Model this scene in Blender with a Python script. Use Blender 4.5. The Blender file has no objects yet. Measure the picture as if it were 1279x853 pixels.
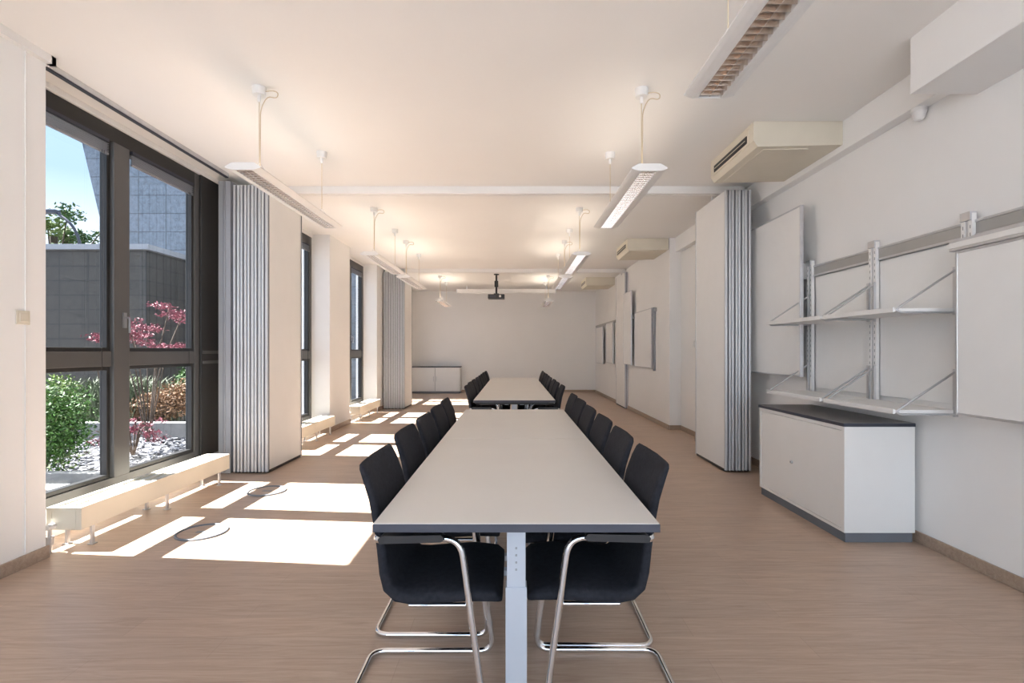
import bpy, math, random
from mathutils import Vector, Matrix
random.seed(7)
S = bpy.context.scene
COL = S.collection

# ------------------------------------------------------------ materials
def mat(name, col, rough=0.5, metal=0.0, var=0.04, nscale=6.0, bump=0.0, bscale=80.0, spec=0.5, coat=0.0):
    m = bpy.data.materials.new(name); m.use_nodes = True
    nt = m.node_tree; b = nt.nodes["Principled BSDF"]
    b.inputs["Roughness"].default_value = rough
    b.inputs["Metallic"].default_value = metal
    b.inputs["Specular IOR Level"].default_value = spec
    b.inputs["Coat Weight"].default_value = coat
    tc = nt.nodes.new("ShaderNodeTexCoord")
    n = nt.nodes.new("ShaderNodeTexNoise"); n.inputs["Scale"].default_value = nscale
    n.inputs["Detail"].default_value = 4
    nt.links.new(tc.outputs["Object"], n.inputs["Vector"])
    r = nt.nodes.new("ShaderNodeValToRGB")
    r.color_ramp.elements[0].position = 0.3; r.color_ramp.elements[1].position = 0.7
    r.color_ramp.elements[0].color = (*[c*(1-var) for c in col], 1)
    r.color_ramp.elements[1].color = (*[min(1, c*(1+var)) for c in col], 1)
    nt.links.new(n.outputs["Fac"], r.inputs["Fac"])
    nt.links.new(r.outputs["Color"], b.inputs["Base Color"])
    if bump > 0:
        n2 = nt.nodes.new("ShaderNodeTexNoise"); n2.inputs["Scale"].default_value = bscale
        nt.links.new(tc.outputs["Object"], n2.inputs["Vector"])
        bp = nt.nodes.new("ShaderNodeBump"); bp.inputs["Strength"].default_value = bump
        bp.inputs["Distance"].default_value = 0.004
        nt.links.new(n2.outputs["Fac"], bp.inputs["Height"])
        nt.links.new(bp.outputs["Normal"], b.inputs["Normal"])
    return m

WALL = mat("wall_paint", (0.875, 0.87, 0.86), 0.75, var=0.01, nscale=2, bump=0.05, bscale=150)
CEIL = mat("ceiling_paint", (0.89, 0.88, 0.86), 0.8, var=0.01, nscale=1.2)
WHITE = mat("white_laminate", (0.84, 0.835, 0.82), 0.45, var=0.01)
PANEL = mat("partition_panel_white", (0.85, 0.845, 0.83), 0.5, var=0.01)
BOARD = mat("whiteboard_enamel", (0.85, 0.85, 0.84), 0.3, var=0.012)
ALU = mat("brushed_aluminium", (0.62, 0.63, 0.65), 0.38, 0.75, var=0.05, nscale=20)
PROF = mat("partition_edge_aluminium", (0.60, 0.62, 0.65), 0.4, 0.45, var=0.03, nscale=20)
GREYM = mat("grey_metal", (0.30, 0.31, 0.33), 0.45, 0.5, var=0.04)
GROOVE = mat("partition_gasket_grey", (0.12, 0.125, 0.14), 0.6, 0.0, var=0.04)
JAMB = mat("jamb_grey", (0.33, 0.35, 0.38), 0.5, 0.1, var=0.03)
RAILG = mat("rail_grey", (0.42, 0.42, 0.41), 0.4, 0.3, var=0.04)
CHROME = mat("chrome", (0.80, 0.81, 0.83), 0.08, 1.0, var=0.01)
FABRIC = mat("black_fabric", (0.019, 0.020, 0.026), 0.85, var=0.25, nscale=60, bump=0.35, bscale=400, spec=0.25)
BLACKP = mat("black_plastic", (0.02, 0.02, 0.022), 0.4, var=0.05)
DARKG = mat("dark_grey_edge", (0.045, 0.05, 0.07), 0.5, var=0.05)
FRAME = mat("window_frame_grey", (0.105, 0.105, 0.105), 0.4, 0.25, var=0.04)
FRAMEB = mat("window_frame_dark", (0.028, 0.028, 0.028), 0.4, 0.2, var=0.05)
TABLE = mat("table_laminate", (0.70, 0.67, 0.63), 0.32, var=0.02, nscale=3)
LEGG = mat("table_leg_grey", (0.46, 0.50, 0.56), 0.4, 0.2, var=0.02)
CREAM = mat("cream_enamel", (0.70, 0.65, 0.54), 0.42, var=0.02)
ACM = mat("ac_cream_plastic", (0.70, 0.65, 0.54), 0.5, var=0.02)
LAMPW = mat("luminaire_white", (0.82, 0.82, 0.81), 0.35, var=0.01)
LOUV = mat("louvre_metal", (0.75, 0.68, 0.62), 0.22, 1.0, var=0.02)
CORD = mat("cord_beige", (0.62, 0.52, 0.38), 0.6, var=0.03)
PLINTH = mat("plinth_grey", (0.15, 0.165, 0.19), 0.5, var=0.04)
CTOP = mat("cabinet_top_grey", (0.22, 0.22, 0.225), 0.45, var=0.04)
CONC = mat("concrete_kerb", (0.22, 0.22, 0.215), 0.85, var=0.12, nscale=9, bump=0.4, bscale=40)
BARK = mat("bark", (0.05, 0.035, 0.025), 0.9, var=0.3, nscale=14)

def wood_mat(name, c1, c2, planks=True):
    m = bpy.data.materials.new(name); m.use_nodes = True
    nt = m.node_tree; L = nt.links.new; b = nt.nodes["Principled BSDF"]
    tc = nt.nodes.new("ShaderNodeTexCoord")
    mp = nt.nodes.new("ShaderNodeMapping"); mp.inputs["Scale"].default_value = (1.6, 22, 22)
    L(tc.outputs["Object"], mp.inputs["Vector"])
    n = nt.nodes.new("ShaderNodeTexNoise"); n.inputs["Scale"].default_value = 1.6
    n.inputs["Detail"].default_value = 9; n.inputs["Roughness"].default_value = 0.7
    n.inputs["Distortion"].default_value = 1.1
    L(mp.outputs["Vector"], n.inputs["Vector"])
    r = nt.nodes.new("ShaderNodeValToRGB")
    r.color_ramp.elements[0].position = 0.3; r.color_ramp.elements[1].position = 0.66
    r.color_ramp.elements[0].color = (*c1, 1); r.color_ramp.elements[1].color = (*c2, 1)
    L(n.outputs["Fac"], r.inputs["Fac"])
    out = r.outputs["Color"]
    if planks:
        br = nt.nodes.new("ShaderNodeTexBrick"); br.inputs["Scale"].default_value = 1.0
        br.inputs["Brick Width"].default_value = 1.25; br.inputs["Row Height"].default_value = 0.16
        br.inputs["Mortar Size"].default_value = 0.001; br.inputs["Mortar Smooth"].default_value = 0.3
        br.inputs["Color1"].default_value = (0.95, 0.95, 0.95, 1)
        br.inputs["Color2"].default_value = (1.03, 1.02, 1.01, 1)
        br.inputs["Mortar"].default_value = (0.76, 0.74, 0.72, 1)
        br.offset = 0.37
        L(tc.outputs["Object"], br.inputs["Vector"])
        mx = nt.nodes.new("ShaderNodeMix"); mx.data_type = 'RGBA'; mx.blend_type = 'MULTIPLY'
        mx.inputs[0].default_value = 1.0
        L(out, mx.inputs[6]); L(br.outputs["Color"], mx.inputs[7])
        out = mx.outputs[2]
    L(out, b.inputs["Base Color"])
    b.inputs["Roughness"].default_value = 0.34
    b.inputs["Specular IOR Level"].default_value = 0.5
    return m
FLOOR = wood_mat("vinyl_wood_floor", (0.41, 0.285, 0.205), (0.57, 0.43, 0.33))
SKIRT = wood_mat("skirting_wood", (0.30, 0.22, 0.17), (0.44, 0.34, 0.26), False)

def glass_mat(name, tint):
    m = bpy.data.materials.new(name); m.use_nodes = True
    nt = m.node_tree; L = nt.links.new
    for n in list(nt.nodes): nt.nodes.remove(n)
    o = nt.nodes.new("ShaderNodeOutputMaterial")
    t = nt.nodes.new("ShaderNodeBsdfTransparent"); t.inputs[0].default_value = (*tint, 1)
    g = nt.nodes.new("ShaderNodeBsdfGlossy"); g.inputs["Roughness"].default_value = 0.02
    g.inputs["Color"].default_value = (0.9, 0.95, 1, 1)
    lw = nt.nodes.new("ShaderNodeLayerWeight"); lw.inputs["Blend"].default_value = 0.5
    p = nt.nodes.new("ShaderNodeMath"); p.operation='POWER'; p.inputs[1].default_value = 4.0
    a = nt.nodes.new("ShaderNodeMath"); a.operation='MULTIPLY_ADD'; a.inputs[1].default_value = 0.35; a.inputs[2].default_value = 0.015
    mx = nt.nodes.new("ShaderNodeMixShader")
    L(lw.outputs["Facing"], p.inputs[0]); L(p.outputs[0], a.inputs[0])
    L(a.outputs[0], mx.inputs[0]); L(t.outputs[0], mx.inputs[1]); L(g.outputs[0], mx.inputs[2])
    L(mx.outputs[0], o.inputs[0])
    return m
GLASS = glass_mat("tinted_glass", (0.34, 0.35, 0.365))

def tile_mat(name, c1, c2, mort, w, h):
    m = bpy.data.materials.new(name); m.use_nodes = True
    nt = m.node_tree; L = nt.links.new; b = nt.nodes["Principled BSDF"]
    tc = nt.nodes.new("ShaderNodeTexCoord")
    sp = nt.nodes.new("ShaderNodeSeparateXYZ"); L(tc.outputs["Object"], sp.inputs[0])
    ad = nt.nodes.new("ShaderNodeMath"); ad.operation = 'ADD'
    L(sp.outputs[0], ad.inputs[0]); L(sp.outputs[1], ad.inputs[1])
    cb = nt.nodes.new("ShaderNodeCombineXYZ"); L(ad.outputs[0], cb.inputs[0]); L(sp.outputs[2], cb.inputs[1])
    br = nt.nodes.new("ShaderNodeTexBrick"); br.offset = 0.0
    br.inputs["Scale"].default_value = 1; br.inputs["Brick Width"].default_value = w
    br.inputs["Row Height"].default_value = h; br.inputs["Mortar Size"].default_value = 0.014
    br.inputs["Color1"].default_value = (*c1, 1); br.inputs["Color2"].default_value = (*c2, 1)
    br.inputs["Mortar"].default_value = (*mort, 1)
    L(cb.outputs[0], br.inputs["Vector"])
    n = nt.nodes.new("ShaderNodeTexNoise"); n.inputs["Scale"].default_value = 9; n.inputs["Detail"].default_value = 8
    n.inputs["Roughness"].default_value = 0.75
    L(tc.outputs["Object"], n.inputs["Vector"])
    rr = nt.nodes.new("ShaderNodeValToRGB"); rr.color_ramp.elements[0].color=(0.45,0.45,0.45,1); rr.color_ramp.elements[1].color=(1.55,1.55,1.55,1)
    rr.color_ramp.elements[0].position=0.25; rr.color_ramp.elements[1].position=0.75
    L(n.outputs["Fac"], rr.inputs[0])
    mx = nt.nodes.new("ShaderNodeMix"); mx.data_type = 'RGBA'; mx.blend_type = 'MULTIPLY'
    mx.inputs[0].default_value = 1
    L(br.outputs["Color"], mx.inputs[6]); L(rr.outputs["Color"], mx.inputs[7])
    L(mx.outputs[2], b.inputs["Base Color"]); b.inputs["Roughness"].default_value = 0.35
    return m
TOWER = tile_mat("granite_tiles_blue", (0.11, 0.135, 0.165), (0.125, 0.15, 0.185), (0.055, 0.07, 0.085), 0.75, 0.5)
ANNEX = tile_mat("granite_tiles_dark", (0.038, 0.035, 0.030), (0.048, 0.043, 0.036), (0.018, 0.017, 0.016), 0.6, 0.3)

def gravel_mat():
    m = bpy.data.materials.new("slate_ground"); m.use_nodes = True
    nt = m.node_tree; L = nt.links.new; b = nt.nodes["Principled BSDF"]
    tc = nt.nodes.new("ShaderNodeTexCoord")
    v = nt.nodes.new("ShaderNodeTexVoronoi"); v.inputs["Scale"].default_value = 14
    L(tc.outputs["Object"], v.inputs["Vector"])
    r = nt.nodes.new("ShaderNodeValToRGB")
    r.color_ramp.elements[0].color = (0.03, 0.032, 0.04, 1); r.color_ramp.elements[1].color = (0.18, 0.18, 0.19, 1)
    L(v.outputs["Color"], r.inputs["Fac"]); L(r.outputs["Color"], b.inputs["Base Color"])
    b.inputs["Roughness"].default_value = 0.8
    return m
GRAVEL = gravel_mat()
SLATE = mat("slate_chips", (0.085, 0.09, 0.105), 0.6, var=0.85, nscale=9)
LEAFG = mat("leaf_green", (0.028, 0.085, 0.008), 0.6, var=0.5, nscale=12)
LEAFY = mat("leaf_lime", (0.085, 0.14, 0.02), 0.6, var=0.4, nscale=12)
LEAFR = mat("leaf_maple_red", (0.16, 0.033, 0.052), 0.6, var=0.4, nscale=12)
LEAFO = mat("leaf_orange", (0.18, 0.10, 0.048), 0.7, var=0.4, nscale=12)
GRASSM = mat("grass_blades", (0.085, 0.11, 0.055), 0.7, var=0.4, nscale=10)

# ------------------------------------------------------------ mesh builder
class B:
    def __init__(s): s.v=[]; s.f=[]; s.m=[]; s.s=[]; s.mats=[]
    def mi(s, m):
        if m not in s.mats: s.mats.append(m)
        return s.mats.index(m)
    def add(s, vs, fs, m, smooth=False):
        o=len(s.v); s.v += [tuple(v) for v in vs]; k=s.mi(m)
        for f in fs: s.f.append([i+o for i in f]); s.m.append(k); s.s.append(smooth)
    def box(s, x0,x1,y0,y1,z0,z1, m):
        vs=[(x,y,z) for x in (x0,x1) for y in (y0,y1) for z in (z0,z1)]
        s.add(vs, [(0,1,3,2),(4,6,7,5),(0,4,5,1),(2,3,7,6),(0,2,6,4),(1,5,7,3)], m)
    def prism(s, pts, axis, a0, a1, m, smooth=False):
        def P(p,a):
            return (p[0],a,p[1]) if axis=='y' else ((p[0],p[1],a) if axis=='z' else (a,p[0],p[1]))
        n=len(pts); vs=[P(p,a0) for p in pts]+[P(p,a1) for p in pts]
        s.add(vs, [(i,(i+1)%n,n+(i+1)%n,n+i) for i in range(n)], m, smooth)
        s.add(vs, [tuple(range(n)), tuple(range(n,2*n))], m)
    def cyl(s, c, r, a0, a1, axis, m, n=20, r1=None):
        r1 = r if r1 is None else r1
        def P(t,rr,a):
            u=c[0]+rr*math.cos(t); w=c[1]+rr*math.sin(t)
            return (u,a,w) if axis=='y' else ((u,w,a) if axis=='z' else (a,u,w))
        vs=[P(2*math.pi*i/n,r,a0) for i in range(n)]+[P(2*math.pi*i/n,r1,a1) for i in range(n)]
        s.add(vs, [(i,(i+1)%n,n+(i+1)%n,n+i) for i in range(n)], m, True)
        s.add(vs, [tuple(range(n)), tuple(range(n,2*n))], m)
    def tube(s, path, r, m, n=10, fil=0.0, closed=False):
        P=[Vector(p) for p in path]
        if fil>0:
            Q=[P[0]]
            for i in range(1,len(P)-1):
                a,b,c=P[i-1],P[i],P[i+1]
                d1=min(fil,(a-b).length*0.49); d2=min(fil,(c-b).length*0.49)
                p=b+(a-b).normalized()*d1; q=b+(c-b).normalized()*d2
                for k in range(7):
                    t=k/6; Q.append((1-t)**2*p+2*t*(1-t)*b+t*t*q)
            Q.append(P[-1]); P=Q
        N=len(P); vs=[]; up=None
        for i in range(N):
            if closed: t=(P[(i+1)%N]-P[i-1]).normalized()
            else: t=(P[min(i+1,N-1)]-P[max(i-1,0)]).normalized()
            if up is None:
                up=Vector((0,0,1)) if abs(t.z)<0.9 else Vector((1,0,0))
            up=(up-t*up.dot(t)).normalized(); sd=t.cross(up)
            for k in range(n):
                a=2*math.pi*k/n; vs.append(P[i]+up*math.cos(a)*r+sd*math.sin(a)*r)
        fs=[]
        for i in range(N if closed else N-1):
            j=(i+1)%N
            for k in range(n): fs.append((i*n+k,i*n+(k+1)%n,j*n+(k+1)%n,j*n+k))
        s.add(vs,fs,m,True)
        if not closed: s.add(vs[:n]+vs[-n:],[tuple(range(n)),tuple(range(n,2*n))],m)
    def mesh(s, name):
        me=bpy.data.meshes.new(name); me.from_pydata(s.v,[],s.f)
        for m in s.mats: me.materials.append(m)
        me.polygons.foreach_set("material_index", s.m)
        me.polygons.foreach_set("use_smooth", s.s)
        me.update()
        import bmesh
        bm=bmesh.new(); bm.from_mesh(me); bmesh.ops.recalc_face_normals(bm, faces=bm.faces); bm.to_mesh(me); bm.free()
        return me
    def obj(s, name, loc=(0,0,0), rz=0, bevel=0.0, parent=None):
        o=bpy.data.objects.new(name, s.mesh(name)); o.location=loc; o.rotation_euler[2]=rz
        COL.objects.link(o)
        if bevel: bev(o,bevel)
        if parent: o.parent=parent
        return o
def bev(o,w):
    md=o.modifiers.new("bevel",'BEVEL'); md.width=w; md.segments=2; md.limit_method='ANGLE'; md.angle_limit=math.radians(50)
def inst(o, name, loc, rz=0):
    n=bpy.data.objects.new(name, o.data); n.location=loc; n.rotation_euler[2]=rz; COL.objects.link(n)
    for md in o.modifiers:
        if md.type=='BEVEL': bev(n, md.width)
    return n

H=3.03; XR=2.64; XRF=2.46; XP=-2.82; XW=-3.08; YB=15.4; Y0=-2.6
# ------------------------------------------------------------ room shell
b=B(); b.box(-3.25,2.85,Y0,YB+0.2,-0.12,0,FLOOR); b.obj("floor")
b=B(); b.box(-3.25,2.85,Y0,YB+0.2,H,H+0.2,CEIL); b.obj("ceiling")
b=B(); b.box(-3.25,2.85,YB,YB+0.2,0,H,WALL); b.obj("wall_back")
b=B(); b.box(XR,XR+0.2,Y0,8.08,0,H,WALL); b.box(XRF,XR+0.2,8.08,YB,0,H,WALL)
b.box(2.55,XR,2.92,8.08,2.80,H,WALL)
b.box(2.26,XR,Y0,2.92,2.71,H,WALL)
b.box(2.52,XR,6.65,7.1,0,2.8,WALL)
b.obj("wall_right", bevel=0.004)
b=B()
b.box(-3.25,XP,Y0,3.09,0,H,WALL)
b.box(-3.25,XP,7.86,8.82,0,H,WALL)
b.box(-3.25,XP,10.57,11.9,0,H,WALL)
b.box(-3.25,XW,14.3,YB,0,H,WALL)
b.box(-3.25,XW,5.42,6.1,0,H,WALL)
for a,c in ((3.09,5.42),(6.1,7.86),(8.82,10.57),(11.9,14.3)):
    b.box(-3.25,XW,a,c,0,0.20,WALL); b.box(-3.25,XW,a,c,2.985,H,WALL)
b.obj("wall_left", bevel=0.004)
b=B(); b.box(-3.25,2.85,Y0-0.2,Y0,0,0.15,WALL); b.box(-3.25,2.85,Y0-0.2,Y0,2.9,H,WALL)  # unseen wall behind camera, left as unglazed opening to let in sky fill
b.box(-3.25,-2.8,Y0-0.2,Y0,0.15,2.9,WALL); b.box(2.6,2.85,Y0-0.2,Y0,0.15,2.9,WALL)
for x in (-1,0.8): b.box(x-0.05,x+0.05,Y0-0.14,Y0-0.06,0.15,2.9,FRAME)
b.obj("wall_rear_open_for_fill")

def skirt(name, boxes):
    b=B()
    for q in boxes: b.box(*q,0,0.075,SKIRT)
    b.obj(name,bevel=0.003)
skirt("baseboard_right",[(XR-0.014,XR,Y0,6.65),(2.506,2.52,6.65,7.1),(XR-0.014,XR,7.1,8.08),(XRF,XR,8.066,8.08),(XRF-0.014,XRF,8.08,YB)])
skirt("baseboard_left",[(XP,XP+0.014,Y0,3.10),(XP,XP+0.014,7.85,8.83),(XW,XP,7.846,7.86),(XP,XP+0.014,10.56,11.9),(XW,XP,10.556,10.57)])
skirt("baseboard_back",[(XW,XRF,YB-0.014,YB)])
b=B(); b.box(XP,XP+0.035,Y0,3.12,H-0.05,H,WHITE); b.box(XP-0.1,XP+0.035,3.09,3.12,H-0.05,H,WHITE)
b.box(XP,XP+0.006,2.955,2.965,0.08,H-0.05,WHITE); b.obj("trim_1")
b=B(); b.box(-2.90,-2.86,3.12,5.15,H-0.035,H,ALU); b.box(-2.895,-2.865,3.12,5.15,H-0.045,H-0.035,DARKG)
b.obj("curtain_track",bevel=0.002)

# ------------------------------------------------------------ windows
def window(name, y0, y1, mulls, dark_to=None):
    root=bpy.data.objects.new(name,None); COL.objects.link(root)
    f=B(); xa,xb=XW-0.11,XW-0.02
    f.box(xa,xb,y0,y0+0.07,0.20,2.985,FRAME)
    f.box(xa,xb,y1-0.07,y1,0.20,2.985,FRAME)
    f.box(xa,xb,y0+0.07,y1-0.07,0.20,0.27,FRAME)
    f.box(xa,xb,y0+0.07,y1-0.07,2.86,2.985,FRAMEB)
    edges=[y0+0.07]
    for (a,c) in mulls:
        f.box(xa,xb+0.02,a,c,0.27,2.86,FRAME); edges += [a,c]
    edges.append(y1-0.07)
    for i in range(0,len(edges),2):
        a,c=edges[i],edges[i+1]
        f.box(xa,xb,a,c,1.13,1.245,FRAME)
        for (z0,z1) in ((0.27,1.13),(1.245,2.86)):
            for q in ((a,a+0.03,z0,z1),(c-0.03,c,z0,z1),(a+0.03,c-0.03,z0,z0+0.03),(a+0.03,c-0.03,z1-0.03,z1)):
                f.box(xa+0.02,xb-0.012,q[0],q[1],q[2],q[3],FRAMEB)
    f.obj("frame",bevel=0.004,parent=root)
    g=B()
    for i in range(0,len(edges),2):
        a,c=edges[i]+0.025,edges[i+1]-0.025
        for z0,z1 in ((0.295,1.105),(1.27,2.835)):
            g.add([(XW-0.07,a,z0),(XW-0.07,c,z0),(XW-0.07,c,z1),(XW-0.07,a,z1)],[(0,1,2,3)],GLASS)
    g.obj("glass",parent=root)
    s=B()
    for i in range(0,len(edges),2):
        a,c=edges[i]+0.04,edges[i+1]-0.04
        for k in range(6):
            z=2.765+k*0.0125
            s.box(xb-0.008,xb+0.012,a,c,z,z+0.003,GREYM)
        s.box(xb-0.008,xb+0.014,a,c,2.842,2.865,DARKG)
        s.box(xb-0.006,xb+0.012,a,c,2.745,2.758,GREYM)
        s.tube([(xb+0.015,c-0.05,2.76),(xb+0.015,c-0.05,1.5)],0.002,BLACKP,n=5)
        s.tube([(xb+0.015,c-0.07,2.76),(xb+0.015,c-0.07,1.05)],0.002,BLACKP,n=5)
    s.obj("venetian_blind",parent=root)
    if mulls:
        h=B(); a,c=mulls[0]; ym=(a+c)/2+0.02
        h.box(xb+0.02,xb+0.032,ym-0.016,ym+0.016,1.43,1.55,GREYM)
        h.tube([(xb+0.03,ym,1.51),(xb+0.065,ym,1.51),(xb+0.065,ym,1.39)],0.008,GREYM,fil=0.015)
        h.obj("handle",parent=root)
    if dark_to:
        d=B(); d.box(xa,xb+0.02,y1,dark_to,0.20,2.985,FRAMEB); d.box(xb+0.02,xb+0.03,y1+0.02,dark_to,1.12,1.15,FRAME)
        d.box(xb+0.02,xb+0.03,y1+0.02,dark_to,1.22,1.25,FRAME)
        d.obj("dark_panel",parent=root,bevel=0.004)
    return root
window("window_1",3.09,5.05,[(3.95,4.11)],5.42)
window("window_2",6.10,7.86,[(6.93,7.07)])
window("window_3",8.82,10.57,[(9.6,9.74)])
window("window_4",11.9,14.3,[(12.65,12.78),(13.45,13.58)])

# ------------------------------------------------------------ folding partitions
def partition(name, xs, y0, y1, zt):
    root=bpy.data.objects.new(name,None); COL.objects.link(root)
    p=B(); e=B(); t=0.064
    for x in xs:
        p.box(x-t/2+0.004,x+t/2-0.004,y0+0.02,y1-0.02,0.03,zt,PANEL)
        for yy,sg in ((y0,1),(y1,-1)):
            a,c=sorted((yy+sg*0.006,yy+sg*0.022))
            e.box(x-t/2,x+t/2,a,c,0.02,zt+0.005,PROF)
            e.cyl((x-t/4-0.002,yy+sg*0.008),t/4-0.005,0.02,zt,'z',PROF,n=14)
            e.cyl((x+t/4+0.002,yy+sg*0.008),t/4-0.005,0.02,zt,'z',PROF,n=14)
            a,c=sorted((yy+sg*0.001,yy+sg*0.01))
            e.box(x-0.005,x+0.005,a,c,0.02,zt,GROOVE)
            e.box(x+t/2,x+t/2+0.004,min(yy+sg*0.02,yy+sg*0.03),max(yy+sg*0.02,yy+sg*0.03),0.02,zt,GROOVE)
        e.cyl((x,(y0+y1)/2),0.012,zt,2.975,'z',ALU,n=10)
        e.box(x-t/2+0.006,x+t/2-0.006,y0+0.03,y1-0.03,0.004,0.03,BLACKP)
    p.obj("panels",bevel=0.003,parent=root); e.obj("edge_profiles",parent=root)
    return root
partition("folding_partition",[-2.53-0.072*i for i in range(5)],5.20,6.05,2.93)
partition("folding_partition",[2.205+0.068*i for i in range(4)],5.26,6.13,2.90)
partition("folding_partition",[-2.37-0.075*i for i in range(6)],10.95,11.80,2.93)
partition("folding_partition",[2.42],11.0,11.95,2.93)
def beam(y, x0,x1):
    b=B(); b.box(x0,x1,y-0.06,y-0.008,H-0.08,H,WHITE); b.box(x0,x1,y+0.008,y+0.06,H-0.08,H,WHITE)
    b.box(x0,x1,y-0.008,y+0.008,H-0.03,H,DARKG); b.obj("partition_ceiling_track",bevel=0.003)
beam(5.60,-2.9,2.50); beam(11.2,-2.80,2.44)
b=B(); b.box(-3.01,-2.885,5.22,5.40,0,2.98,JAMB); b.box(-2.96,-2.935,5.212,5.222,0,2.98,GREYM); b.obj("partition_jamb",bevel=0.006)

# ------------------------------------------------------------ radiators
def radiator(y0,y1):
    b=B(); x0,x1=-2.92,-2.70
    b.box(x1-0.035,x1,y0,y1,0.13,0.27,CREAM); b.box(x0,x0+0.035,y0,y1,0.13,0.27,CREAM)
    b.box(x0+0.035,x1-0.035,y0,y0+0.02,0.13,0.27,CREAM); b.box(x0+0.035,x1-0.035,y1-0.02,y1,0.13,0.27,CREAM)
    n=int((y1-y0)/0.02)
    for i in range(2,n-1): 
        y=y0+i*0.02; b.box(x0+0.035,x1-0.035,y,y+0.004,0.135,0.262,CREAM)
    b.box((x0+x1)/2-0.012,(x0+x1)/2+0.012,y0+0.02,y1-0.02,0.14,0.268,CREAM)
    k=3
    for i in range(k):
        y=y0+0.12+(y1-y0-0.24)*i/(k-1)
        for x in (x1-0.03,x0+0.03):
            b.box(x-0.008,x+0.008,y-0.012,y+0.012,0.0,0.13,ALU); b.box(x-0.02,x+0.02,y-0.02,y+0.02,0.0,0.006,ALU)
    b.cyl((x0+0.05,y0-0.03),0.011,0.0,0.16,'z',ALU,n=10); b.cyl((x0+0.05,0.16),0.017,y0-0.05,y0,'y',WHITE,n=12)
    b.cyl((x0+0.05,y0-0.03),0.022,0.05,0.10,'z',ALU,n=12)
    b.obj("convector_radiator",bevel=0.004)
radiator(3.20,4.87); radiator(6.45,7.75); radiator(9.0,10.4)
for (x,y,r) in ((-2.14,3.52,0.155),(-2.19,4.55,0.155)):
    b=B(); b.tube([(r*math.cos(a*math.pi/20),r*math.sin(a*math.pi/20),0.004) for a in range(40)],0.009,PLINTH,n=6,closed=True)
    b.cyl((0,0),r*0.95,0.0,0.003,'z',FLOOR,n=40); b.box(-0.04,0.04,-0.015,0.015,0.003,0.006,GREYM)
    b.obj("floor_outlet",(x,y,0.0005))
b=B(); b.box(XP,XP+0.008,2.90,2.98,1.40,1.48,ACM); b.box(XP+0.008,XP+0.014,2.915,2.965,1.415,1.465,ACM); b.obj("light_switch",bevel=0.002)

# ------------------------------------------------------------ tables
TX0,TX1=-0.415,0.431; TL=1.463
def table_mesh():
    b=B(); x0,x1=TX0,TX1
    b.box(x0+0.002,x1-0.002,0.002,TL-0.002,0.7395,0.742,TABLE)
    b.box(x0,x1,0,TL,0.716,0.7395,DARKG)
    cx=(x0+x1)/2
    for y in (0.10,TL-0.10):
        b.box(cx-0.033,cx+0.033,y-0.025,y+0.025,0.03,0.52,LEGG)
        b.box(cx-0.029,cx+0.029,y-0.021,y+0.021,0.50,0.69,LEGG)
        for k in range(4):
            b.box(cx-0.003,cx+0.003,y-0.0222,y-0.019,0.57+k*0.022,0.577+k*0.022,GREYM)
        b.box(x0+0.09,x1-0.09,y-0.025,y+0.025,0.0,0.03,LEGG)
        b.box(x0+0.06,x1-0.06,y-0.02,y+0.02,0.69,0.716,BLACKP)
    b.box(cx-0.10,cx-0.06,0.12,TL-0.12,0.68,0.716,LEGG); b.box(cx+0.06,cx+0.10,0.12,TL-0.12,0.68,0.716,LEGG)
    return b
T=table_mesh().obj("conference_table",(0,1.504,0),bevel=0.0015)
for y in (1.504+TL+0.002, 5.26, 5.26+TL+0.002, 5.26+2*TL+0.004): inst(T,"conference_table",(0,y,0))

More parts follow.
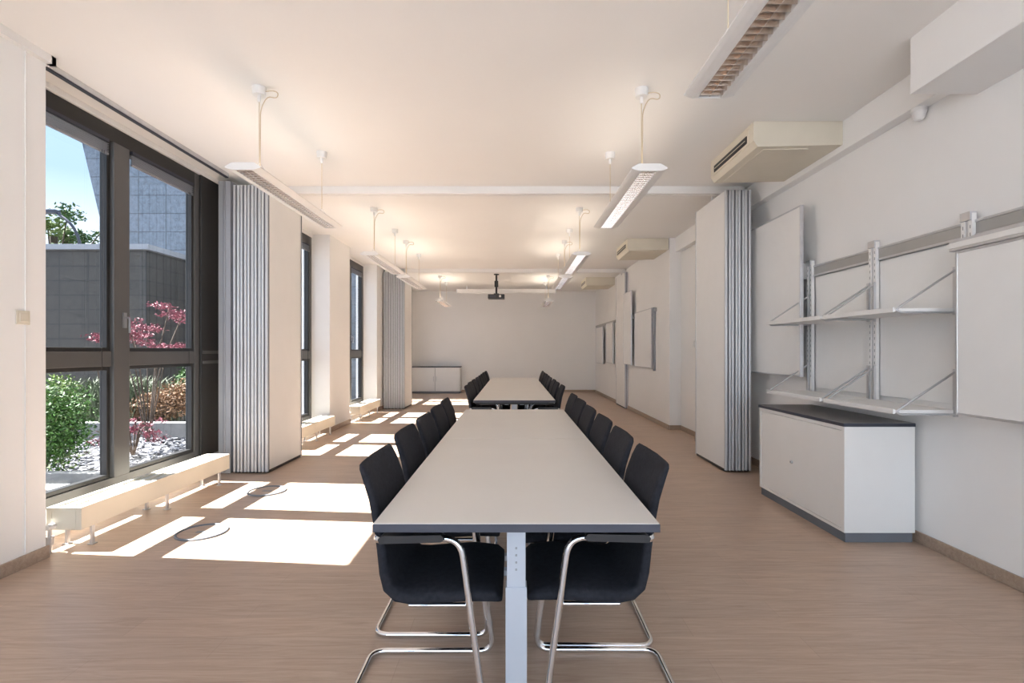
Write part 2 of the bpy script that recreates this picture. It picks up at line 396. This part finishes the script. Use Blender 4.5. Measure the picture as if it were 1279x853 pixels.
# ------------------------------------------------------------ chairs
def chair_mesh():
    b=B()
    prof=[(0.206,0.428,0.006,0.200),(0.202,0.436,0.016,0.210),(0.182,0.446,0.024,0.218),(0.10,0.452,0.028,0.222),(0.0,0.446,0.029,0.222),
          (-0.09,0.440,0.028,0.220),(-0.135,0.446,0.026,0.218),(-0.165,0.472,0.024,0.216),(-0.178,0.52,0.022,0.215),
          (-0.186,0.60,0.020,0.214),(-0.198,0.68,0.019,0.213),(-0.214,0.76,0.018,0.212),(-0.236,0.825,0.016,0.209),
          (-0.252,0.862,0.013,0.203),(-0.258,0.874,0.006,0.195)]
    n=20; vs=[]
    for i,(x,z,t,w) in enumerate(prof):
        a=prof[max(i-1,0)]; c=prof[min(i+1,len(prof)-1)]
        d=Vector((c[0]-a[0],0,c[1]-a[1])).normalized(); nr=Vector((d.z,0,-d.x))
        for k in range(n):
            th=2*math.pi*k/n; cs,sn=math.cos(th),math.sin(th)
            u=math.copysign(abs(cs)**0.35,cs)*w; q=math.copysign(abs(sn)**0.6,sn)*t
            dish=0.012*(1-(u/w)**2) if i>8 else 0
            vs.append(Vector((x,u,z))+nr*q+Vector((-dish,0,0)))
    fs=[]
    for i in range(len(prof)-1):
        for k in range(n): fs.append((i*n+k,i*n+(k+1)%n,(i+1)*n+(k+1)%n,(i+1)*n+k))
    fs.append(tuple(range(n))); fs.append(tuple(range((len(prof)-1)*n,len(prof)*n)))
    b.add(vs,fs,FABRIC,True)
    r=0.0115; Y=0.236
    path=[(-0.165,-Y,0.642),(0.075,-Y,0.650),(0.165,-Y,r),(-0.335,-Y,r),(-0.335,Y,r),(0.165,Y,r),(0.075,Y,0.650),(-0.165,Y,0.642)]
    b.tube(path,r,CHROME,n=10,fil=0.06)
    for s in (-1,1):
        b.tube([(-0.165,s*Y,0.642),(-0.192,s*(Y-0.005),0.642),(-0.197,s*(Y-0.03),0.642)],r,CHROME,n=8,fil=0.02)
        b.prism([(-0.18,0.636),(0.015,0.641),(0.028,0.650),(0.015,0.664),(-0.17,0.661),(-0.185,0.65)],'y',s*Y-0.018,s*Y+0.018,BLACKP)
    b.tube([(0.10,-Y,0.47),(0.10,-Y+0.02,0.41),(0.10,Y-0.02,0.41),(0.10,Y,0.47)],0.009,CHROME,n=8,fil=0.02)
    b.tube([(-0.10,-Y+0.06,0.405),(0.10,-Y+0.06,0.405)],0.008,CHROME,n=8); b.tube([(-0.10,Y-0.06,0.405),(0.10,Y-0.06,0.405)],0.008,CHROME,n=8)
    return b
C=None
def chair(x,y,rz):
    global C
    if C is None: C=chair_mesh().obj("conference_chair",(x,y,0),rz)
    else: inst(C,"conference_chair",(x,y,0),rz)
def J(a): return random.uniform(-a,a)
chair(-0.247,1.88,0.0)
for y in (2.47,2.96,3.45,3.94): chair(-0.268+J(0.006),y,J(0.01))
for y in (1.89,2.39,2.89,3.39,3.89,4.37): chair(0.260+J(0.006),y,math.pi+J(0.01))
for k in range(8):
    chair(-0.26+J(0.008),5.56+0.55*k,J(0.01)); chair(0.272+J(0.008),5.56+0.55*k,math.pi+J(0.01))

# ------------------------------------------------------------ pendant luminaires
def lum_mesh():
    b=B(); Lh=0.775
    for s in (-1,1):
        pts=[(s*x,z) for x,z in ((0.112,0.014),(0.113,0.019),(0.095,0.032),(0.070,0.042),(0.052,0.046),(0.052,0.0),(0.070,0.0),(0.095,0.006))]
        b.prism(pts,'y',-Lh,Lh,LAMPW)
    b.box(-0.052,0.052,-Lh,Lh,0.041,0.046,LAMPW)
    for s in (-1,1):
        b.prism([(-0.114,0.013),(-0.114,0.020),(-0.07,0.046),(0.07,0.046),(0.114,0.020),(0.114,0.013),(0.07,-0.001),(-0.07,-0.001)],'y',s*Lh-0.004,s*Lh+0.004,LAMPW)
    n=38
    for i in range(n):
        y=-Lh+0.03+(2*Lh-0.06)*i/(n-1)
        b.prism([(y-0.007,0.028),(y+0.007,0.028),(y+0.0015,0.001),(y-0.0015,0.001)],'x',-0.052,0.052,LOUV)
    b.box(-0.0015,0.0015,-Lh+0.01,Lh-0.01,0.003,0.028,LOUV)
    for x in (-0.026,0.026): b.cyl((x,0.035),0.006,-Lh+0.02,Lh-0.02,'y',LAMPW,n=10)
    zc=H-2.40
    for y in (-0.565,0.565):
        b.cyl((0,y),0.042,zc-0.055,zc-0.001,'z',LAMPW,n=20,r1=0.046)
        b.cyl((0,y),0.012,zc-0.10,zc-0.05,'z',LAMPW,n=12)
        b.tube([(0,y,zc-0.07),(0,y,0.12)],0.0028,CORD,n=6)
        b.tube([(0,y,0.13),(-0.05,y,0.044)],0.0016,ALU,n=5); b.tube([(0,y,0.13),(0.05,y,0.044)],0.0016,ALU,n=5)
    y=-0.565
    b.tube([(0.03,y,zc-0.03),(0.09,y,zc-0.02),(0.13,y,zc-0.035),(0.12,y,zc-0.075),(0.06,y,zc-0.06),(0.03,y,zc-0.10),(0.008,y,zc-0.16),(0.006,y,0.10)],0.0035,CORD,n=6,fil=0.03)
    return b
LU=None
def lum(x,y,up=2.2):
    global LU
    if LU is None:
        LU=lum_mesh().obj("pendant_luminaire",(x,y,2.40)); o=LU
    else: o=inst(LU,"pendant_luminaire",(x,y,2.40))
    ld=bpy.data.lights.new("fill_uplight",'AREA'); ld.shape='RECTANGLE'; ld.size=0.09; ld.size_y=1.45  # upward area light added over each housing as room fill, not a tube
    ld.energy=up; ld.color=(1.0,0.88,0.73)
    lo=bpy.data.objects.new("fill_uplight",ld); COL.objects.link(lo); lo.parent=o
    lo.location=(0,0,0.052); lo.rotation_euler=(math.pi,0,0)
lum(0.89,1.56,1.2); lum(0.87,4.05,2); lum(-1.72,4.03,2)
for y,e in ((6.95,3.2),(8.85,4.5),(12.7,7)): lum(0.82,y,e); lum(-1.74,y,e)

# ------------------------------------------------------------ projector & screen
b=B(); b.box(-0.19,0.19,-0.14,0.14,0.0,0.10,BLACKP); b.cyl((0.09,0.05),0.035,-0.165,-0.13,'y',DARKG)
b.cyl((0.09,0.05),0.025,-0.17,-0.16,'y',CHROME); b.box(-0.15,-0.02,-0.145,-0.13,0.02,0.08,DARKG)
b.cyl((0,0),0.022,0.12,H-2.45,'z',BLACKP); b.box(-0.06,0.06,-0.06,0.06,0.10,0.125,BLACKP); b.cyl((0,0),0.06,H-2.45-0.02,H-2.45-0.001,'z',BLACKP)
b.cyl((0,0),0.045,0.28,0.42,'z',BLACKP)
b.obj("ceiling_projector",(-0.40,11.9,2.45),bevel=0.006)
b=B(); b.box(-1.35,1.35,-0.05,0.05,-0.05,0.05,WHITE); b.box(-1.38,-1.35,-0.055,0.055,-0.055,0.055,ALU); b.box(1.35,1.38,-0.055,0.055,-0.055,0.055,ALU)
for x in (-1.1,1.1): b.box(x-0.02,x+0.02,-0.01,0.01,0.05,H-2.90,ALU)
b.box(-1.3,1.3,-0.03,-0.02,-0.07,-0.05,WHITE)
b.obj("projection_screen_case",(-0.2,14.2,2.90),bevel=0.006)

# ------------------------------------------------------------ AC units
def ac(y0,L,x0=1.86,x1=2.55,z0=2.83):
    b=B(); b.prism([(x0,H-0.002),(x0,z0+0.05),(x0+0.03,z0),(x1,z0+0.015),(x1,H-0.002)],'y',y0,y0+L,ACM)
    b.box(x0-0.006,x0+0.01,y0+0.07,y0+L-0.07,z0+0.045,H-0.035,ACM)
    b.box(x0-0.012,x0-0.005,y0+0.10,y0+L-0.10,z0+0.065,z0+0.125,BLACKP)
    b.box(x0-0.016,x0-0.010,y0+0.12,y0+L-0.12,z0+0.090,z0+0.097,ACM)
    b.box(x0+0.10,x0+0.45,y0+0.05,y0+L-0.05,z0-0.002,z0+0.01,ACM)
    b.obj("ceiling_air_conditioner",bevel=0.008)
ac(3.97,0.86); ac(8.1,0.86,1.80,2.45); ac(12.4,0.86,1.75,2.45)
b=B(); b.cyl((0,0),0.045,0.03,0.055,'z',LAMPW); b.cyl((0,0),0.03,-0.01,0.03,'z',LAMPW,r1=0.042); b.cyl((0,0),0.018,-0.02,-0.01,'z',LAMPW,r1=0.03)
b.obj("smoke_detector",(2.595,3.28,2.745))

# ------------------------------------------------------------ right wall rail, boards, shelves
b=B(); b.box(XR-0.03,XR,0.6,4.72,1.895,1.99,RAILG); b.box(XR-0.036,XR-0.03,0.6,4.72,1.975,1.99,ALU); b.box(XR-0.036,XR-0.03,0.6,4.72,1.895,1.91,ALU)
b.obj("wall_rail",bevel=0.002)
def board(name,x,y0,y1,z0,z1,hooks=True,thick=0.022):
    b=B(); b.box(x,x+thick,y0+0.012,y1-0.012,z0+0.012,z1-0.012,BOARD)
    f=0.014
    b.box(x-0.004,x+thick+0.003,y0,y0+f,z0,z1,ALU); b.box(x-0.004,x+thick+0.003,y1-f,y1,z0,z1,ALU)
    b.box(x-0.004,x+thick+0.003,y0+f,y1-f,z0,z0+f,ALU); b.box(x-0.004,x+thick+0.003,y0+f,y1-f,z1-f,z1,ALU)
    return b
bb=board("",2.50,4.46,5.48,1.02,2.52); bb.box(2.525,2.60,4.52,4.56,1.88,2.02,RAILG); bb.box(2.525,2.64,5.3,5.34,1.88,2.02,RAILG)
bb.obj("whiteboard",bevel=0.002)
bb=board("",2.45,1.55,2.84,0.895,1.80)
bb.box(2.43,2.50,1.5,2.86,1.80,1.86,ALU); bb.box(2.425,2.44,1.5,2.86,1.815,1.845,WHITE)
for y in (1.8,2.2):
    bb.box(2.50,2.603,y-0.015,y+0.015,1.84,2.01,ALU); bb.box(2.603,2.638,y-0.015,y+0.015,1.992,2.02,ALU)
bb.obj("whiteboard",bevel=0.002)
b=B()
for y0,y1 in ((3.02,3.66),(3.74,4.44)):
    b.box(XR-0.022,XR,y0,y1,0.93,1.885,BOARD)
b.obj("wall_pinboard",bevel=0.003)
root=bpy.data.objects.new("wall_shelf_unit",None); COL.objects.link(root)
b=B()
for y,zb in ((2.93,0.97),(3.70,0.82),(4.49,0.82)):
    for dy in (-0.024,0.024):
        b.box(XR-0.05,XR-0.024,y+dy-0.013,y+dy+0.013,zb,2.03,WHITE)
        for k in range(22): b.box(XR-0.0512,XR-0.049,y+dy-0.0025,y+dy+0.0025,1.02+k*0.044,1.04+k*0.044,GREYM)
    b.box(XR-0.045,XR-0.025,y-0.012,y+0.012,zb,2.02,ALU)
    b.box(XR-0.06,XR-0.02,y-0.034,y+0.034,1.99,2.04,ALU)
b.obj("uprights",parent=root,bevel=0.001)
b=B()
for z in (1.49,0.893):
    for y0,y1 in ((3.0,3.68),(3.72,4.50)):
        b.box(2.23,XR-0.055,y0,y1,z-0.010,z+0.010,WHITE); b.box(2.222,2.232,y0,y1,z-0.014,z+0.016,WHITE)
b.obj("shelves",parent=root,bevel=0.002)
b=B()
for z in (1.49,0.893):
    for y in (2.995,3.672,3.728,4.497):
        b.tube([(XR-0.055,y,z+0.235),(2.26,y,z+0.02),(2.235,y,z-0.002),(2.26,y,z-0.016),(XR-0.055,y,z-0.016)],0.0065,ALU,n=8,fil=0.015)
        b.box(XR-0.065,XR-0.048,y-0.01,y+0.01,z-0.03,z+0.25,ALU)
b.obj("wire_brackets",parent=root)
bb=board("",2.36,10.3,11.0,0.96,2.47); bb.box(2.382,2.46,10.4,10.44,1.9,1.98,RAILG); bb.obj("whiteboard",bevel=0.002)
bb=board("",2.41,8.95,10.2,0.94,2.0); bb.box(2.436,2.46,9.0,9.04,1.9,1.98,RAILG); bb.obj("whiteboard",bevel=0.002)
b=B(); b.box(XRF-0.025,XRF,8.8,10.9,1.93,1.99,RAILG); b.box(XRF-0.04,XRF,8.86,8.90,0.9,2.0,GREYM); b.box(XRF-0.025,XRF,12.2,15.2,1.93,1.99,RAILG); b.obj("wall_rail")
board("",2.40,12.4,13.3,0.94,1.95).obj("whiteboard"); board("",2.36,13.6,14.7,0.9,1.9).obj("whiteboard")
b=B(); b.box(XR-0.012,XR,7.45,7.53,1.30,1.40,WHITE); b.box(XR-0.018,XR-0.012,7.47,7.51,1.32,1.38,LAMPW); b.obj("wall_thermostat",bevel=0.002)

# ------------------------------------------------------------ sideboards
def cabinet(w,d,h):
    b=B()
    b.box(0.012,d-0.01,0.01,w-0.01,0,0.065,PLINTH)
    b.box(0.012,d,0,w,0.065,h-0.024,WHITE)
    b.box(0,0.012,0,0.03,0.065,h-0.024,WHITE); b.box(0,0.012,w-0.03,w,0.065,h-0.024,WHITE)
    b.box(0,0.012,0.03,w-0.03,0.065,0.085,WHITE); b.box(0,0.012,0.03,w-0.03,h-0.05,h-0.024,WHITE)
    b.box(0.004,0.012,0.034,w-0.034,0.089,h-0.054,WHITE)
    b.box(-0.008,d,-0.006,w+0.006,h-0.024,h-0.003,DARKG)
    b.box(-0.006,d-0.002,-0.004,w+0.004,h-0.003,h,CTOP)
    b.cyl((w*0.55,h*0.50),0.012,-0.008,0.004,'x',ALU,n=14); b.cyl((w*0.55,h*0.50),0.005,-0.012,0.004,'x',GREYM,n=10)
    return b
cabinet(1.15,0.46,0.78).obj("sideboard_cabinet",(2.15,3.33,0),bevel=0.003)
def cab2(x0,x1):
    b=B(); y0,y1=14.95,15.38
    b.box(x0+0.01,x1-0.01,y0+0.02,y1,0,0.06,PLINTH); b.box(x0,x1,y0+0.012,y1,0.06,0.76,WHITE)
    m=(x0+x1)/2
    b.box(x0+0.01,m-0.004,y0,y0+0.012,0.07,0.75,WHITE); b.box(m+0.004,x1-0.01,y0,y0+0.012,0.07,0.75,WHITE)
    b.box(m-0.004,m+0.004,y0+0.006,y0+0.012,0.07,0.75,DARKG)
    b.box(x0-0.004,x1+0.004,y0-0.004,y1,0.76,0.785,DARKG)
    b.box(m-0.05,m-0.035,y0-0.008,y0,0.35,0.5,ALU); b.box(m+0.035,m+0.05,y0-0.008,y0,0.35,0.5,ALU)
    b.obj("sideboard_cabinet",bevel=0.003)
cab2(-3.03,-1.56)

# ------------------------------------------------------------ exterior
b=B(); b.box(-45,40,-30,60,-0.3,-0.13,GRAVEL); b.obj("ground")
b=B()
for k in range(5200):
    x=random.uniform(-8.5,-3.6); y=random.uniform(3.2,10.5); r=random.uniform(0.02,0.06); a=random.uniform(0,6.28)
    t=Matrix.Rotation(a,3,'Z')@Matrix.Rotation(random.uniform(-0.7,0.7),3,'X')
    pts=[Vector((r*math.cos(q)*random.uniform(0.6,1.2),r*math.sin(q)*random.uniform(0.5,1),h)) for h in (0,0.012) for q in (0,1.4,2.9,4.4)]
    pts=[t@p+Vector((x,y,-0.10)) for p in pts]
    b.add(pts,[(0,3,2,1),(4,5,6,7),(0,1,5,4),(1,2,6,5),(2,3,7,6),(3,0,4,7)],SLATE)
b.obj("slate_gravel")
b=B(); b.box(-9,-3.7,7.9,8.05,-0.15,0.14,CONC); b.box(-9,-3.7,8.95,9.1,-0.15,0.28,CONC); b.obj("garden_kerb",bevel=0.01)
b=B(); b.box(-5.6,-4.0,4.55,4.75,-0.15,0.02,CONC); b.box(-5.6,-4.0,5.15,5.25,-0.15,0.02,CONC); b.obj("garden_kerb",bevel=0.01)
b=B()
b.add([(-10.1,14,-.2),(-4.2,14,-.2),(-4.2,26,-.2),(-10.1,26,-.2),(-13.0,14,12),(-4.2,14,12),(-4.2,26,12),(-13.0,26,12)],
      [(0,1,5,4),(1,2,6,5),(2,3,7,6),(3,0,4,7),(4,5,6,7)],TOWER)
b.obj("office_tower")
b=B(); b.box(-26,-7.6,10.6,13.8,-0.2,3.33,ANNEX); b.box(-26.1,-7.5,10.5,13.85,3.33,3.44,GREYM); b.obj("annex_building")

def leaves(b, c, rad, n, size, m, shell=0.55, droop=0.0, aspect=0.5):
    for _ in range(n):
        d=Vector((random.gauss(0,1),random.gauss(0,1),random.gauss(0,1))).normalized()
        rr=random.uniform(shell,1.0)
        p=Vector(c)+Vector((d.x*rad[0],d.y*rad[1],d.z*rad[2]))*rr
        u=Vector((random.gauss(0,1),random.gauss(0,1),random.gauss(0,0.6))).normalized()
        w=u.cross(Vector((random.gauss(0,1),random.gauss(0,1),random.gauss(0,1)))).normalized()
        s=size*random.uniform(0.6,1.3); u*=s; w*=s*aspect
        b.add([p-u,p+w*0.8,p+u-Vector((0,0,droop)),p-w*0.8],[(0,1,2,3)],m)
def shrub(name,c,rad,n,size,m,lumps=7,m2=None):
    b=B()
    for k in range(4):
        b.tube([(c[0]+J(0.05),c[1]+J(0.05),-0.13),(c[0]+J(rad[0]*0.5),c[1]+J(rad[1]*0.5),c[2])],0.012,BARK,n=6)
    for k in range(lumps):
        cc=(c[0]+J(rad[0]*0.5),c[1]+J(rad[1]*0.5),c[2]+J(rad[2]*0.45))
        leaves(b,cc,[r*0.6 for r in rad],n//lumps,size,(m2 if (m2 and k%3==0) else m),0.3)
    b.obj(name)
shrub("green_shrub",(-4.98,5.45,0.42),(0.44,0.42,0.60),10000,0.022,LEAFG,12,LEAFY)
shrub("green_shrub",(-6.05,9.6,0.45),(0.5,0.4,0.55),3000,0.04,LEAFG,8,LEAFY)
shrub("orange_shrub",(-5.75,8.45,0.40),(0.66,0.35,0.38),5200,0.028,LEAFO,8)
shrub("green_shrub",(-7.4,9.8,0.45),(0.7,0.4,0.55),3000,0.04,LEAFY,8,GRASSM)
def maple(name,c,span,zh,n,ls=0.04):
    b=B(); base=Vector((c[0],c[1],-0.13))
    for k in range(9):
        a=random.uniform(0,6.28); r=span*random.uniform(0.3,1); tip=Vector((c[0]+r*math.cos(a),c[1]+r*math.sin(a),c[2]+zh*random.uniform(-0.6,0.8)))
        mid=(base+tip)/2+Vector((0,0,0.35*zh+0.2))
        b.tube([base,mid,tip],0.009,BARK,n=5,fil=0.3)
        for q in range(4):
            cc=tip+Vector((J(span*0.3),J(span*0.3),J(0.10)-0.05))
            leaves(b,cc,(span*0.33,span*0.33,0.05),n//36,ls,LEAFR,0.1,0.02,0.35)
    b.obj(name)
maple("red_maple_bush",(-5.35,7.5,1.55),0.62,0.48,2200,0.034)
maple("red_maple_bush",(-6.65,8.4,1.10),0.22,0.08,360,0.028)
maple("red_maple_bush",(-4.9,6.6,0.25),0.38,0.15,700,0.03)
b=B()
for k in range(1500):
    x=-6.6+random.gauss(0,0.35); y=8.6+random.gauss(0,0.2); h=random.uniform(0.4,1.0); dx,dy=random.gauss(0,0.18),random.gauss(0,0.18)
    b.add([(x-0.008,y,-0.12),(x+0.008,y,-0.12),(x+dx*0.5+0.006,y+dy*0.5,h*0.75),(x+dx,y+dy,h*0.85),(x+dx*0.5-0.006,y+dy*0.5,h*0.75)],[(0,1,2,3,4)],GRASSM)
b.obj("ornamental_grass")
def tree(c,h,r,n):
    b=B(); b.tube([(c[0],c[1],-0.13),(c[0]+0.1,c[1],h*0.5),(c[0],c[1],h)],0.14,BARK,n=8,fil=1)
    for k in range(18):
        cc=(c[0]+J(r),c[1]+J(r),h+J(r)); b.tube([(c[0],c[1],h*0.6),cc],0.03,BARK,n=5)
        leaves(b,cc,(r*0.38,r*0.38,r*0.28),n//18,0.11,(LEAFG if k%2 else LEAFY),0.15)
    b.obj("garden_tree")
tree((-20.2,22.5,0),6.3,1.8,5200)
b=B(); b.tube([(-16.0,19,-0.13),(-16.0,19,5.0),(-16.3,19,5.9),(-17.0,19,6.4)],0.05,DARKG,n=8,fil=1.2); b.box(-17.5,-16.9,18.88,19.12,6.34,6.46,DARKG); b.obj("street_lamp")

# ------------------------------------------------------------ light
sd=bpy.data.lights.new("sun",'SUN'); sd.energy=122; sd.angle=math.radians(0.6); sd.color=(1.0,0.955,0.90)
so=bpy.data.objects.new("sun",sd); COL.objects.link(so); so.location=(-10,0,12)
so.rotation_euler=Vector((0.93,-0.085,-1.2)).to_track_quat('-Z','Y').to_euler()
w=bpy.data.worlds.new("sky"); S.world=w; w.use_nodes=True; nt=w.node_tree
bg=nt.nodes["Background"]; tc=nt.nodes.new("ShaderNodeTexCoord"); sp=nt.nodes.new("ShaderNodeSeparateXYZ")
r=nt.nodes.new("ShaderNodeValToRGB")
nt.links.new(tc.outputs["Generated"],sp.inputs[0]); nt.links.new(sp.outputs[2],r.inputs[0]); nt.links.new(r.outputs[0],bg.inputs[0])
e=r.color_ramp.elements; e[0].position=0.0; e[0].color=(0.80,0.82,0.85,1); e[1].position=1.0; e[1].color=(0.30,0.42,0.62,1)
k=e.new(0.26); k.color=(0.25,0.35,0.47,1)
bg.inputs["Strength"].default_value=7.4

# ------------------------------------------------------------ camera
cd=bpy.data.cameras.new("camera"); cd.sensor_width=36; cd.lens=18.01; cd.shift_y=11.5/1279; cd.shift_x=-2/1279
cd.clip_start=0.05; cd.clip_end=300
co=bpy.data.objects.new("camera",cd); COL.objects.link(co); co.location=(0,0,1.25); co.rotation_euler=(math.pi/2,0,0)
S.camera=co
S.view_settings.view_transform='Standard'; S.view_settings.look='None'; S.view_settings.exposure=0.0
